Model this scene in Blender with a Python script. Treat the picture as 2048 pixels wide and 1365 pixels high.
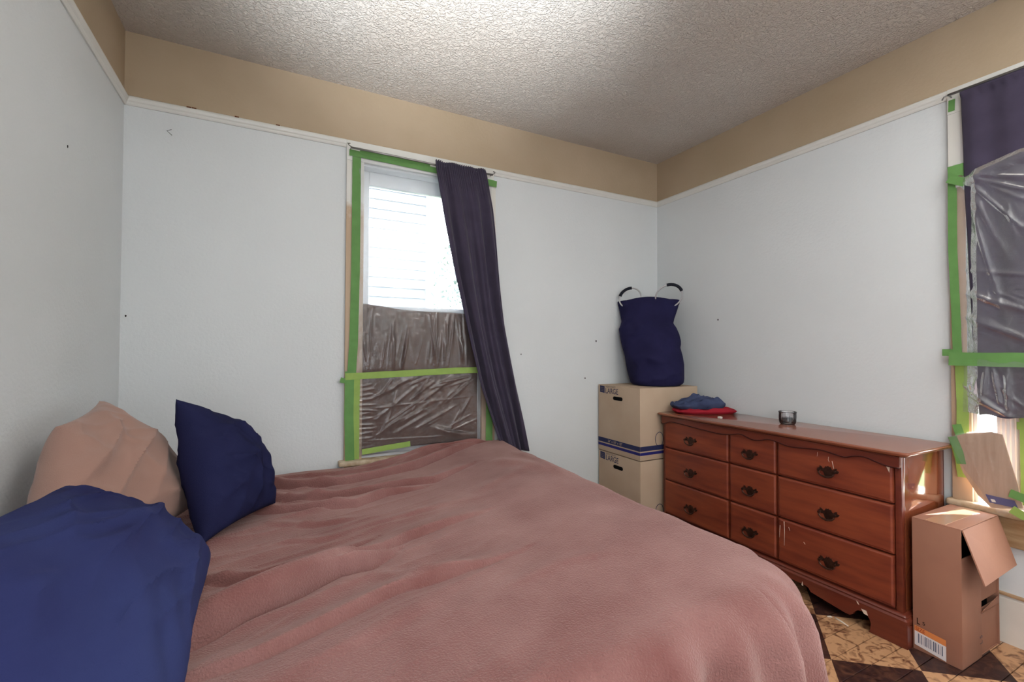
import bpy, bmesh, math, random
import numpy as np
from mathutils import Vector, Matrix, noise
random.seed(7); rng = np.random.default_rng(7)
for o in list(bpy.data.objects): bpy.data.objects.remove(o)
S = bpy.context.scene
C = S.collection
W, H, YF = 3.233, 2.6, -3.7            # room width, height, y of the wall behind the camera

# ---------------------------------------------------------------- camera, world, lights, exposure
cam = bpy.data.objects.new('camera', bpy.data.cameras.new('camera')); C.objects.link(cam)
yaw, pitch, roll = 0.4766, 0.0179, 0.0035
fw = Vector((math.sin(yaw)*math.cos(pitch), math.cos(yaw)*math.cos(pitch), math.sin(pitch)))
rt = Vector((math.cos(yaw), -math.sin(yaw), 0)); up = rt.cross(fw)
r2 = rt*math.cos(roll)+up*math.sin(roll); u2 = -rt*math.sin(roll)+up*math.cos(roll)
M = Matrix((r2, u2, -fw)).transposed().to_4x4(); M.translation = Vector((0.6141, -2.6357, 1.1627))
cam.matrix_world = M
cam.data.sensor_width = 36; cam.data.lens = 36*921.6/2048; cam.data.clip_start = .03
S.camera = cam
S.view_settings.view_transform = 'Standard'; S.view_settings.look = 'None'
S.view_settings.exposure = 1.62; S.view_settings.gamma = 1; S.view_settings.use_curve_mapping = False

wd = bpy.data.worlds.new('sky'); S.world = wd; wd.use_nodes = True
wn = wd.node_tree.nodes; bg = wn['Background']
bg.inputs[0].default_value = (.86, .94, 1.0, 1); bg.inputs[1].default_value = 5.5

def lamp(name, kind, loc, direction, energy, color=(1, 1, 1), **kw):
    l = bpy.data.lights.new(name, kind); l.energy = energy; l.color = color
    for k, v in kw.items(): setattr(l, k, v)
    o = bpy.data.objects.new(name, l); C.objects.link(o); o.location = loc
    o.rotation_euler = Vector(direction).to_track_quat('-Z', 'Y').to_euler()
    return o
lamp('sun', 'SUN', (6, -4, 4), (-.22, .045, -.105), 14.0, (1, .96, .9), angle=.01)
# camera flash bounced off the ceiling, then two added fill lights behind the camera, out of view
lamp('flash', 'SPOT', (.85, -2.0, 1.35), (.28, .85, 1.25), 98, (.89, .95, 1), spot_size=math.radians(66), spot_blend=1.0, shadow_soft_size=.08)
lamp('fill_spot_rear', 'SPOT', (2.0, -3.05, 1.4), (.10, .0, 1), 340, (.87, .94, 1), spot_size=math.radians(100), spot_blend=1.0, shadow_soft_size=.08)  # added fill: second ceiling bounce to light the room evenly from above
lamp('fill_area_rear', 'AREA', (.75, YF+.12, 1.45), (.95, 1, .02), 14, (.90, .96, 1), shape='RECTANGLE', size=1.4, size_y=1.9)  # added soft fill, unseen; the wall behind it has no opening

# ---------------------------------------------------------------- material helpers
def srgb(r, g, b):
    f = lambda c: (c/255/12.92) if c/255 <= .04045 else ((c/255+.055)/1.055)**2.4
    return (f(r), f(g), f(b), 1)
def mat(name, col, rough=.7, spec=.3, metal=0, noise_amt=.0, noise_scale=6, bump=0, bump_scale=200, bump_dist=.002,
        col2=None, coat=0, sheen=0, trans=0, detail=4, stretch=None, subsurf=0):
    m = bpy.data.materials.new(name); m.use_nodes = True
    n = m.node_tree.nodes; l = m.node_tree.links; b = n['Principled BSDF']
    b.inputs['Base Color'].default_value = col; b.inputs['Roughness'].default_value = rough
    b.inputs['Specular IOR Level'].default_value = spec; b.inputs['Metallic'].default_value = metal
    b.inputs['Coat Weight'].default_value = coat; b.inputs['Coat Roughness'].default_value = .08
    b.inputs['Sheen Weight'].default_value = sheen; b.inputs['Sheen Roughness'].default_value = .5
    b.inputs['Transmission Weight'].default_value = trans
    tc = n.new('ShaderNodeTexCoord'); vec = tc.outputs['Object']
    if stretch:
        mp = n.new('ShaderNodeMapping'); mp.inputs['Scale'].default_value = stretch
        l.new(vec, mp.inputs[0]); vec = mp.outputs[0]
    m['_'] = 1
    if noise_amt or col2:
        t = n.new('ShaderNodeTexNoise'); t.inputs['Scale'].default_value = noise_scale; t.inputs['Detail'].default_value = detail
        l.new(vec, t.inputs['Vector'])
        rmp = n.new('ShaderNodeValToRGB'); l.new(t.outputs['Fac'], rmp.inputs[0])
        rmp.color_ramp.elements[0].position = .3; rmp.color_ramp.elements[1].position = .72
        c2 = col2 or tuple(c*(1-noise_amt) for c in col[:3])+(1,)
        rmp.color_ramp.elements[0].color = c2; rmp.color_ramp.elements[1].color = col
        l.new(rmp.outputs[0], b.inputs['Base Color'])
    if bump:
        t = n.new('ShaderNodeTexNoise'); t.inputs['Scale'].default_value = bump_scale; t.inputs['Detail'].default_value = 3
        l.new(tc.outputs['Object'], t.inputs['Vector'])
        bp = n.new('ShaderNodeBump'); bp.inputs['Strength'].default_value = bump; bp.inputs['Distance'].default_value = bump_dist
        l.new(t.outputs['Fac'], bp.inputs['Height']); l.new(bp.outputs[0], b.inputs['Normal'])
    return m
def N(m): return m.node_tree.nodes, m.node_tree.links

M_wall = mat('plaster_wall_paint', srgb(218, 221, 222), .55, .3, noise_amt=.05, noise_scale=1.7, bump=.35, bump_scale=70, bump_dist=.004)
M_frieze = mat('tan_frieze_paint', srgb(184, 164, 140), .6, .25, col2=srgb(174, 154, 128), noise_scale=2.2, bump=.3, bump_scale=60, bump_dist=.003)
M_trim = mat('white_gloss_trim', srgb(222, 220, 214), .35, .5, noise_amt=.06, noise_scale=9, bump=.15, bump_scale=40)
M_sash = mat('white_sash_paint', srgb(225, 226, 228), .35, .5)
# stippled ceiling
M_ceil = mat('stippled_ceiling', srgb(212, 206, 199), .8, .2, col2=srgb(202, 191, 180), noise_scale=1.2)
n, l = N(M_ceil); b = n['Principled BSDF']; tc = n.new('ShaderNodeTexCoord')
v = n.new('ShaderNodeTexNoise'); v.inputs['Scale'].default_value = 62; v.inputs['Detail'].default_value = 2.5; v.inputs['Distortion'].default_value = 1.2
l.new(tc.outputs['Object'], v.inputs['Vector'])
rr = n.new('ShaderNodeValToRGB'); rr.color_ramp.elements[0].position = .42; rr.color_ramp.elements[1].position = .62
l.new(v.outputs['Fac'], rr.inputs[0])
bp = n.new('ShaderNodeBump'); bp.inputs['Strength'].default_value = .8; bp.inputs['Distance'].default_value = .006
l.new(rr.outputs[0], bp.inputs['Height']); l.new(bp.outputs[0], b.inputs['Normal'])

# casings: white paint above, bare primed wood below a ragged line (a stain with its own shape)
M_casing = mat('half_painted_casing', srgb(205, 202, 194), .5, .3)
n, l = N(M_casing); b = n['Principled BSDF']; tc = n.new('ShaderNodeTexCoord'); sx = n.new('ShaderNodeSeparateXYZ'); l.new(tc.outputs['Object'], sx.inputs[0])
t = n.new('ShaderNodeTexNoise'); t.inputs['Scale'].default_value = 25; l.new(tc.outputs['Object'], t.inputs['Vector'])
ma = n.new('ShaderNodeMath'); ma.operation = 'MULTIPLY_ADD'; ma.inputs[1].default_value = .12; l.new(t.outputs['Fac'], ma.inputs[0]); l.new(sx.outputs[2], ma.inputs[2])
mr = n.new('ShaderNodeMapRange'); mr.inputs[1].default_value = 1.96; mr.inputs[2].default_value = 2.03; l.new(ma.outputs[0], mr.inputs[0])
mx = n.new('ShaderNodeMix'); mx.data_type = 'RGBA'; l.new(mr.outputs[0], mx.inputs[0])
mx.inputs[6].default_value = srgb(188, 163, 137); mx.inputs[7].default_value = srgb(220, 217, 210); l.new(mx.outputs[2], b.inputs['Base Color'])

M_woodtrim = mat('worn_tan_wood', srgb(190, 158, 122), .5, .3, col2=srgb(160, 122, 86), noise_scale=8, bump=.2, bump_scale=90, stretch=(6, 1, 6))
M_sill = mat('flaking_sill_paint', srgb(205, 190, 165), .5, .35, col2=srgb(160, 132, 100), noise_scale=22, bump=.5, bump_scale=60)
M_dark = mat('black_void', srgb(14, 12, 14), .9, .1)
M_tape = mat('green_painters_tape', srgb(104, 150, 84), .6, .25, noise_amt=.15, noise_scale=18, bump=.2, bump_scale=260)
M_tape_lit = mat('lit_green_painters_tape', srgb(150, 178, 92), .6, .25, noise_amt=.15, noise_scale=18, bump=.2, bump_scale=260)  # same green tape, with its lit yellow-green tone put into the colour
M_navy = mat('navy_curtain_cloth', srgb(69, 62, 80), .9, .1, noise_amt=.2, noise_scale=12, bump=.35, bump_scale=500, sheen=.15)
M_brown = mat('brown_taped_cloth', srgb(100, 70, 58), .85, .15, noise_amt=.3, noise_scale=5, bump=.3, bump_scale=300, stretch=(5, 1, 1))
M_metal = mat('dull_steel', srgb(150, 148, 146), .35, .5, metal=.9)
M_chrome = mat('brushed_aluminium', srgb(205, 205, 208), .28, .5, metal=.95)

def film_mat(name, haze, gloss, rough, crinkle=0):
    m = bpy.data.materials.new(name); m.use_nodes = True; n = m.node_tree.nodes; l = m.node_tree.links
    n.remove(n['Principled BSDF']); out = n['Material Output']
    tr = n.new('ShaderNodeBsdfTransparent'); tr.inputs[0].default_value = (.97, .97, .98, 1)
    gl = n.new('ShaderNodeBsdfGlossy'); gl.inputs['Roughness'].default_value = rough
    df = n.new('ShaderNodeBsdfDiffuse'); df.inputs[0].default_value = (.85, .87, .9, 1)
    fr = n.new('ShaderNodeFresnel'); fr.inputs[0].default_value = 1.5
    ad = n.new('ShaderNodeMath'); ad.operation = 'ADD'; ad.inputs[1].default_value = gloss; l.new(fr.outputs[0], ad.inputs[0])
    tc = n.new('ShaderNodeTexCoord'); t = n.new('ShaderNodeTexNoise'); t.inputs['Scale'].default_value = 22; t.inputs['Detail'].default_value = 5; t.inputs['Roughness'].default_value = .6; t.inputs['Distortion'].default_value = .8
    l.new(tc.outputs['Object'], t.inputs['Vector']); bp = n.new('ShaderNodeBump'); bp.inputs['Strength'].default_value = crinkle; bp.inputs['Distance'].default_value = .01
    l.new(t.outputs['Fac'], bp.inputs['Height']); l.new(bp.outputs[0], gl.inputs['Normal'])
    m1 = n.new('ShaderNodeMixShader'); l.new(ad.outputs[0], m1.inputs[0]); l.new(tr.outputs[0], m1.inputs[1]); l.new(gl.outputs[0], m1.inputs[2])
    tl = n.new('ShaderNodeBsdfTranslucent'); tl.inputs[0].default_value = (.85, .88, .92, 1); m3 = n.new('ShaderNodeMixShader'); m3.inputs[0].default_value = .5; l.new(df.outputs[0], m3.inputs[1]); l.new(tl.outputs[0], m3.inputs[2])
    m2 = n.new('ShaderNodeMixShader'); m2.inputs[0].default_value = haze; l.new(m1.outputs[0], m2.inputs[1]); l.new(m3.outputs[0], m2.inputs[2])
    l.new(m2.outputs[0], out.inputs[0]); return m
M_film = film_mat('clear_plastic_sheeting', .11, .05, .10, .5)
M_film2 = film_mat('crumpled_plastic_sheeting', .12, .03, .12, .8)
M_film3 = film_mat('thin_plastic_bag', .10, .03, .15, .5)
M_pane = film_mat('window_glass', .0, .02, .02)
M_jar = film_mat('clear_jar_glass', .02, .05, .02)

# ---------------------------------------------------------------- mesh helpers
def link(name, me, m, parent=None, loc=None):
    o = bpy.data.objects.new(name, me); C.objects.link(o)
    if m is not None: me.materials.append(m)
    if parent is not None: o.parent = parent
    if loc is not None: o.location = loc
    return o
def pyd(name, vs, fs, m, parent=None, smooth=False, loc=None):
    me = bpy.data.meshes.new(name); me.from_pydata([tuple(map(float, v)) for v in vs], [], fs); me.update()
    if smooth: me.polygons.foreach_set('use_smooth', [True]*len(me.polygons))
    return link(name, me, m, parent, loc)
def fix(bm): bmesh.ops.recalc_face_normals(bm, faces=bm.faces)
def frombm(name, bm, m, parent=None, smooth=False, loc=None):
    fix(bm); me = bpy.data.meshes.new(name); bm.to_mesh(me); bm.free()
    if smooth:
        me.polygons.foreach_set('use_smooth', [True]*len(me.polygons))
        try: me.set_sharp_from_angle(angle=math.radians(40))
        except Exception: pass
    return link(name, me, m, parent, loc)
def bx(bm, x0, x1, y0, y1, z0, z1, bev=0, seg=2):
    c = bmesh.ops.create_cube(bm, size=1)['verts']
    for v in c: v.co = Vector(((x0+x1)/2+v.co.x*(x1-x0), (y0+y1)/2+v.co.y*(y1-y0), (z0+z1)/2+v.co.z*(z1-z0)))
    if bev:
        es = {e for v in c for e in v.link_edges}
        bmesh.ops.bevel(bm, geom=list(es), offset=bev, segments=seg, affect='EDGES', profile=.6)
def box(name, x0, x1, y0, y1, z0, z1, m, parent=None, bev=.002, seg=2):
    bm = bmesh.new(); bx(bm, min(x0, x1), max(x0, x1), min(y0, y1), max(y0, y1), min(z0, z1), max(z0, z1), bev, seg)
    return frombm(name, bm, m, parent, smooth=bev > 0)
def prism(name, pts, fn, m, parent=None, bev=0, smooth=False):
    """pts: 2D outline; fn(a,b,k) -> 3D for k=0,1 (two sides)"""
    bm = bmesh.new()
    A = [bm.verts.new(fn(a, b, 0)) for a, b in pts]; B = [bm.verts.new(fn(a, b, 1)) for a, b in pts]
    k = len(pts)
    f1 = bm.faces.new(A); f2 = bm.faces.new(B[::-1])
    for i in range(k): bm.faces.new((A[i], B[i], B[(i+1) % k], A[(i+1) % k]))
    if bev: bmesh.ops.bevel(bm, geom=list(f2.edges), offset=bev, segments=2, affect='EDGES')
    bmesh.ops.triangulate(bm, faces=[f for f in bm.faces if len(f.verts) > 4])
    return frombm(name, bm, m, parent, smooth)
def grid(name, fn, nu, nv, m, parent=None, thick=0, smooth=True):
    """fn(u,v) with u,v in 0..1"""
    vs = [fn(i/nu, j/nv) for j in range(nv+1) for i in range(nu+1)]
    fs = [(j*(nu+1)+i, j*(nu+1)+i+1, (j+1)*(nu+1)+i+1, (j+1)*(nu+1)+i) for j in range(nv) for i in range(nu)]
    o = pyd(name, vs, fs, m, parent, smooth)
    if thick:
        s = o.modifiers.new('thickness', 'SOLIDIFY'); s.thickness = thick; s.offset = 0
    return o
def tube(name, pts, r, m, parent=None, sides=10, closed=False):
    pts = [Vector(p) for p in pts]; k = len(pts); vs = []; fs = []
    prev = None
    for i, p in enumerate(pts):
        a = pts[(i-1) % k] if (closed or i) else p; b2 = pts[(i+1) % k] if (closed or i < k-1) else p
        t = (b2-a).normalized()
        if prev is None:
            ref = Vector((0, 0, 1)) if abs(t.z) < .9 else Vector((1, 0, 0)); nx = t.cross(ref).normalized()
        else: nx = (prev-t*prev.dot(t)).normalized()
        prev = nx; ny = t.cross(nx); rr = r[i] if isinstance(r, (list, tuple)) else r
        for j in range(sides):
            an = 2*math.pi*j/sides; vs.append(p+nx*math.cos(an)*rr+ny*math.sin(an)*rr)
    rng_ = range(k) if closed else range(k-1)
    for i in rng_:
        for j in range(sides):
            i2 = (i+1) % k; fs.append((i*sides+j, i*sides+(j+1) % sides, i2*sides+(j+1) % sides, i2*sides+j))
    if not closed: fs += [tuple(range(sides))[::-1], tuple(range((k-1)*sides, k*sides))]
    return pyd(name, vs, fs, m, parent, True)
def lathe(name, prof, m, parent=None, seg=40, loc=(0, 0, 0), flute=0):
    vs = []; fs = []
    for i, (r, z) in enumerate(prof):
        for j in range(seg):
            a = 2*math.pi*j/seg; q = r*(1+(flute*math.cos(20*a) if r > .02 else 0)); vs.append((q*math.cos(a)+loc[0], q*math.sin(a)+loc[1], z+loc[2]))
    for i in range(len(prof)-1):
        for j in range(seg): fs.append((i*seg+j, i*seg+(j+1) % seg, (i+1)*seg+(j+1) % seg, (i+1)*seg+j))
    return pyd(name, vs, fs, m, parent, True)
def empty(name, loc=(0, 0, 0)):
    o = bpy.data.objects.new(name, None); o.empty_display_size = .1; C.objects.link(o); o.location = loc
    return o
def keep(root):
    """children were modelled in world coordinates: shift them under the root"""
    for c in root.children:
        c.matrix_parent_inverse = Matrix.Translation(-Vector(root.location))
def tag(o, label=None, cat=None, group=None, kind=None):
    if label: o['label'] = label
    if cat: o['category'] = cat
    if group: o['group'] = group
    if kind: o['kind'] = kind
    return o
def struct(o): o['kind'] = 'structure'; return o
def interp(pts, t):
    if t <= pts[0][0]: return pts[0][1]
    for (a, va), (b2, vb) in zip(pts, pts[1:]):
        if t <= b2: return va+(vb-va)*(t-a)/(b2-a)
    return pts[-1][1]
def sst(a, b, x):
    t = np.clip((x-a)/(b-a), 0, 1); return t*t*(3-2*t)
def nz(x, y, z=0): return noise.noise(Vector((x, y, z)))

# ================================================================ THE SETTING
T = .16
# floor: old boards with a painted diagonal harlequin of ochre and near-black
M_floor = mat('harlequin_painted_boards', srgb(190, 152, 104), .42, .35, bump=.25, bump_scale=60)
n, l = N(M_floor); b = n['Principled BSDF']; tc = n.new('ShaderNodeTexCoord')
O = (2.489, -1.63); A = (.256, .200); B_ = (.227, -.185)
det = A[0]*B_[1]-A[1]*B_[0]; inv = ((B_[1]/det, -B_[0]/det), (-A[1]/det, A[0]/det))
geo = n.new('ShaderNodeNewGeometry')
sb = n.new('ShaderNodeVectorMath'); sb.operation = 'SUBTRACT'; sb.inputs[1].default_value = (O[0], O[1], 0); l.new(geo.outputs['Position'], sb.inputs[0])
fl = []
for r_ in inv:
    d = n.new('ShaderNodeVectorMath'); d.operation = 'DOT_PRODUCT'; d.inputs[1].default_value = (r_[0], r_[1], 0); l.new(sb.outputs[0], d.inputs[0])
    f_ = n.new('ShaderNodeMath'); f_.operation = 'FLOOR'; l.new(d.outputs['Value'], f_.inputs[0]); fl.append(f_)
ad = n.new('ShaderNodeMath'); l.new(fl[0].outputs[0], ad.inputs[0]); l.new(fl[1].outputs[0], ad.inputs[1])
md = n.new('ShaderNodeMath'); md.operation = 'FLOORED_MODULO'; md.inputs[1].default_value = 2; l.new(ad.outputs[0], md.inputs[0])
t1 = n.new('ShaderNodeTexNoise'); t1.inputs['Scale'].default_value = 20; t1.inputs['Detail'].default_value = 8; t1.inputs['Distortion'].default_value = 1.6; l.new(geo.outputs['Position'], t1.inputs['Vector'])
r1 = n.new('ShaderNodeValToRGB'); l.new(t1.outputs['Fac'], r1.inputs[0])
r1.color_ramp.elements[0].position = .36; r1.color_ramp.elements[0].color = srgb(112, 72, 50); r1.color_ramp.elements[1].position = .54; r1.color_ramp.elements[1].color = srgb(188, 144, 106)
r2_ = n.new('ShaderNodeValToRGB'); l.new(t1.outputs['Fac'], r2_.inputs[0])
r2_.color_ramp.elements[0].position = .45; r2_.color_ramp.elements[0].color = srgb(46, 26, 26); r2_.color_ramp.elements[1].position = .8; r2_.color_ramp.elements[1].color = srgb(96, 62, 46)
mx = n.new('ShaderNodeMix'); mx.data_type = 'RGBA'; l.new(md.outputs[0], mx.inputs[0]); l.new(r1.outputs[0], mx.inputs[6]); l.new(r2_.outputs[0], mx.inputs[7]); l.new(mx.outputs[2], b.inputs['Base Color'])
M_sub = mat('dark_subfloor', srgb(40, 28, 22), .8, .1)
fo = struct(box('floor', -T, W+T, YF-T, T, -.12, -.012, M_sub, bev=0))
M_spill = mat('white_paint_spill', srgb(206, 196, 182), .6, .3)
tube('paint_streak', [(2.792, -1.484, .0008), (2.786, -1.510, .0012), (2.776, -1.545, .0006)], [.003, .004, .002], M_spill, fo, 6)
tube('paint_spot', [(2.772, -1.463, .0006), (2.781, -1.472, .0010), (2.784, -1.478, .0006)], [.003, .005, .002], M_spill, fo, 6)
pitch_ = .0845
k = 0; yy = -1.63
while yy-pitch_ > YF: yy -= pitch_
while yy < 0:
    a, b2 = max(yy, YF), min(yy+pitch_, 0)
    j = [0, W] if k % 3 else [0, 1.2+.5*((k*37) % 3), W]
    for xa, xb in zip(j, j[1:]):
        box('floor_board', xa+.0008, xb-.0008, a+.0012, b2-.0012, -.012, 0, M_floor, fo, bev=.0012, seg=1)
    yy += pitch_; k += 1

def wall_faces(name, rects, axis, m):
    """rects (a0,a1,z0,z1) of solid wall, axis 'y0' back wall / 'x0','xW' sides"""
    bm = bmesh.new()
    for a0, a1, z0, z1 in rects:
        if axis == 'back': bx(bm, a0, a1, 0, T, z0, z1)
        elif axis == 'left': bx(bm, -T, 0, a0, a1, z0, z1)
        elif axis == 'right': bx(bm, W, W+T, a0, a1, z0, z1)
        elif axis == 'front': bx(bm, a0, a1, YF-T, YF, z0, z1)
    return frombm(name, bm, m)
ZR = 2.285
w1 = (1.035, 1.765, .575, 2.19); w2 = (-2.55, -1.80, .53, 2.19)
wb = struct(wall_faces('wall_back', [(0, w1[0], 0, ZR), (w1[1], W, 0, ZR), (w1[0], w1[1], 0, w1[2]), (w1[0], w1[1], w1[3], ZR)], 'back', M_wall))
wl = struct(wall_faces('wall_left', [(YF, T, 0, ZR)], 'left', M_wall))
wr = struct(wall_faces('wall_right', [(YF, w2[0], 0, ZR), (w2[1], T, 0, ZR), (w2[0], w2[1], 0, w2[2]), (w2[0], w2[1], w2[3], ZR)], 'right', M_wall))
wf = struct(wall_faces('wall_front', [(-T, W+T, 0, H)], 'front', M_wall))
for ax, pr_, r_ in (('back', wb, [(0, W, ZR, H)]), ('left', wl, [(YF, T, ZR, H)]), ('right', wr, [(YF, T, ZR, H)])):
    f_ = wall_faces('frieze', r_, ax, M_frieze); f_.parent = pr_; f_['label'] = 'tan painted frieze band above the picture rail'
ce = struct(box('ceiling', -T, W+T, YF-T, T, H, H+.12, M_ceil, bev=0))

# nail holes and small marks in the plaster
M_hole = mat('nail_hole', srgb(36, 30, 28), .9, .1)
def hole(parent, p, ax, r):
    vs = [(0, 0)]+[(r*math.cos(a)*(.8+.3*math.sin(3*a)), r*1.3*math.sin(a)) for a in np.linspace(0, 2*math.pi, 9)[:-1]]
    P = []
    for dy in (0, .0015):
        for a, c in vs: P.append((p[0]+a, -dy*.6-.0003, p[2]+c) if ax == 'y' else ((W-dy*.6-.0003 if ax == 'R' else dy*.6+.0003), p[1]+a, p[2]+c))
    fs = [(0+9*s, 1+i+9*s, 1+(i+1) % 8+9*s) for s in (0, 1) for i in range(8)]+[(1+i, 1+(i+1) % 8, 10+(i+1) % 8, 10+i) for i in range(8)]
    pyd('nail_hole', P, fs, M_hole, parent)
for p, r in (((2.647, 0, 1.222), .006), ((2.551, 0, .961), .005), ((2.041, 0, 1.13), .004), ((.02, 0, 1.306), .004)): hole(wb, p, 'y', r)
hole(wl, (0, -.618, 1.828), 'L', .004); hole(wr, (W, -.546, 1.363), 'R', .005)
tube('scratch', [(.176, -.001, 2.186), (.158, -.001, 2.178), (.178, -.001, 2.16)], .0012, M_hole, wb, sides=5)
M_chip = mat('rust_brown_chip', srgb(110, 66, 42), .8, .2)

# picture rail
def rail(name, a0, a1, ax):
    prof = [(0, 2.262), (.006, 2.262), (.010, 2.268), (.012, 2.274), (.017, 2.280), (.021, 2.290), (.020, 2.297), (.014, 2.302), (0, 2.302)]
    if ax == 'back': fn = lambda d, z, k: ((a0, a1)[k], -d, z)
    elif ax == 'left': fn = lambda d, z, k: (d, (a0, a1)[k], z)
    else: fn = lambda d, z, k: (W-d, (a0, a1)[k], z)
    return struct(prism(name, prof, fn, M_trim))
t1_ = rail('trim_1', 0, .953, 'back'); rail('trim_2', 1.832, W, 'back'); rail('trim_3', YF, 0, 'left'); rail('trim_4', -1.735, 0, 'right'); rail('trim_5', YF, -2.62, 'right')
for xc in (.235, .255, .43, .61): box('paint_chip', xc, xc+.018, -.0205, -.0135, 2.2985, 2.3035, M_chip, t1_, bev=0)

# baseboards
M_base = mat('baseboard_paint', srgb(222, 216, 206), .4, .4, noise_amt=.08, noise_scale=7)
def base(name, a0, a1, ax, m=M_base):
    prof = [(0, 0), (.018, 0), (.018, .175), (.014, .183), (.010, .19), (0, .19)]
    fn = {'back': lambda d, z, k: ((a0, a1)[k], -d, z), 'left': lambda d, z, k: (d, (a0, a1)[k], z), 'right': lambda d, z, k: (W-d, (a0, a1)[k], z), 'front': lambda d, z, k: ((a0, a1)[k], YF+d, z)}[ax]
    return struct(prism(name, prof, fn, m))
base('baseboard_back', 0, W, 'back'); base('baseboard_left', YF, 0, 'left'); br = base('baseboard_right', YF, 0, 'right'); base('baseboard_front', 0, W, 'front')
capm = box('baseboard_cap', W-.022, W, YF, 0, .188, .196, M_woodtrim, br, bev=.002); capm['label'] = 'thin bare tan wood cap'

# ---- window 1 (back wall)
win1 = struct(empty('window_1', (1.4, 0, .53)))
cs = []
box('casing', .953, 1.045, -.02, 0, .56, 2.19, M_casing, win1); box('casing', 1.755, 1.845, -.02, 0, .56, 2.19, M_casing, win1)
box('head_casing', .953, 1.832, -.022, 0, 2.19, 2.298, M_trim, win1)
box('jamb', w1[0], w1[0]+.012, 0, T, w1[2], w1[3], M_sash, win1); box('jamb', w1[1]-.012, w1[1], 0, T, w1[2], w1[3], M_sash, win1); box('jamb', w1[0], w1[1], 0, T, w1[3]-.012, w1[3], M_sash, win1)
def sash(par, a0, a1, z0, z1, dep, fr, ax='y', top=.05):
    def P(x0, x1, za, zb, nm='sash_rail'):
        if ax == 'y': return box(nm, x0, x1, dep, dep+.035, za, zb, M_sash, par, bev=.004)
        return box(nm, W+dep, W+dep+.035, x0, x1, za, zb, M_sash, par, bev=.004)
    P(a0, a0+fr, z0, z1, 'sash_stile'); P(a1-fr, a1, z0, z1, 'sash_stile'); P(a0+fr, a1-fr, z0, z0+.05); P(a0+fr, a1-fr, z1-top, z1)
    if ax == 'y': g = box('pane', a0+fr, a1-fr, dep+.016, dep+.019, z0+.05, z1-top, M_pane, par, bev=0)
    else: g = box('pane', W+dep+.016, W+dep+.019, a0+fr, a1-fr, z0+.05, z1-top, M_pane, par, bev=0)
sash(win1, w1[0]+.012, w1[1]-.012, 1.36, w1[3]-.012, .07, .042, top=.078)
sash(win1, w1[0]+.012, w1[1]-.012, w1[2], 1.40, .03, .042)
box('window_sill', .925, 1.875, -.055, .05, .535, .562, M_sill, win1, bev=.008)
box('apron', .955, 1.845, -.016, 0, .46, .535, M_woodtrim, win1, bev=.003)
keep(win1)
# ---- window 2 (right wall)
win2 = struct(empty('window_2', (W, -2.17, .5)))
box('casing', W-.02, W, -1.80, -1.735, .53, 2.19, M_casing, win2); box('casing', W-.02, W, -2.62, -2.55, .53, 2.19, M_casing, win2)
box('head_casing', W-.022, W, -2.62, -1.735, 2.19, 2.300, M_trim, win2)
box('jamb', W, W+T, w2[1]-.012, w2[1], w2[2], w2[3], M_sash, win2); box('jamb', W, W+T, w2[0], w2[0]+.012, w2[2], w2[3], M_sash, win2)
sash(win2, w2[0]+.012, w2[1]-.012, 1.36, w2[3], .08, .04, 'x'); sash(win2, w2[0]+.012, w2[1]-.012, .93, 1.40, .035, .04, 'x')
bm = bmesh.new(); bx(bm, W-.048, W+.05, -2.66, -1.719, .503, .532, .012, 3)
frombm('window_sill', bm, M_sill, win2, True)
box('apron', W-.02, W, -2.62, -1.735, .385, .505, M_woodtrim, win2, bev=.004)
keep(win2)

# ================================================================ OUTDOORS (seen through window 1)
M_grass = mat('lawn', srgb(96, 120, 70), .9, .1, noise_amt=.4, noise_scale=3)
struct(box('ground', -12, 16, T, 18, -.9, -.8, M_grass, bev=0))
struct(box('ground_side', W+T+.02, 16, -12, T, -.9, -.8, M_grass, bev=0)).name = 'ground_2'
M_siding = mat('white_lap_siding', srgb(100, 105, 112), .5, .3)
nh = empty('neighbour_house', (0.2, 3.4, -.8))
box('house_wall', -3, 2.35, 3.05, 6, -.8, 5.2, M_siding, nh, bev=0)
for i in range(50):
    z = -.8+i*.118
    prism('siding_board', [(0, 0), (.022, 0), (.006, .13), (0, .13)], lambda d, h_, k, z=z: ((-3, 2.35)[k], 3.05-d, z+h_), M_siding, nh)
box('corner_board', 2.31, 2.40, 3.0, 3.1, -.8, 5.2, M_sash, nh)
def beam(name, p, q, wdt, th, m, par):
    p, q = Vector(p), Vector(q); t = (q-p).normalized(); s = Vector((0, 1, 0)); u_ = t.cross(s).normalized()
    vs = [p+s*a*th/2+u_*c*wdt/2 for a, c in ((-1, -1), (1, -1), (1, 1), (-1, 1))]+[q+s*a*th/2+u_*c*wdt/2 for a, c in ((-1, -1), (1, -1), (1, 1), (-1, 1))]
    pyd(name, vs, [(0, 1, 2, 3), (7, 6, 5, 4), (0, 4, 5, 1), (1, 5, 6, 2), (2, 6, 7, 3), (3, 7, 4, 0)], m, par)
beam('porch_rafter', (2.38, 3.0, 1.85), (4.1, 3.0, 3.3), .07, .1, M_siding, nh); beam('porch_beam', (2.35, 3.0, 1.55), (4.6, 3.0, 2.35), .10, .1, M_siding, nh)
box('porch_post', 4.1, 4.2, 2.95, 3.05, -.8, 3.35, M_siding, nh)
keep(nh); tag(nh, 'white house with lap siding outside, seen overexposed through the curtained window', 'house')
M_leaf = mat('tree_leaf', srgb(128, 138, 136), .7, .2, noise_amt=.15, noise_scale=3)
M_bark = mat('tree_bark', srgb(120, 105, 92), .9, .1, bump=.4, bump_scale=30)
tr = empty('garden_tree', (5.2, 7.4, -.8))
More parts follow.
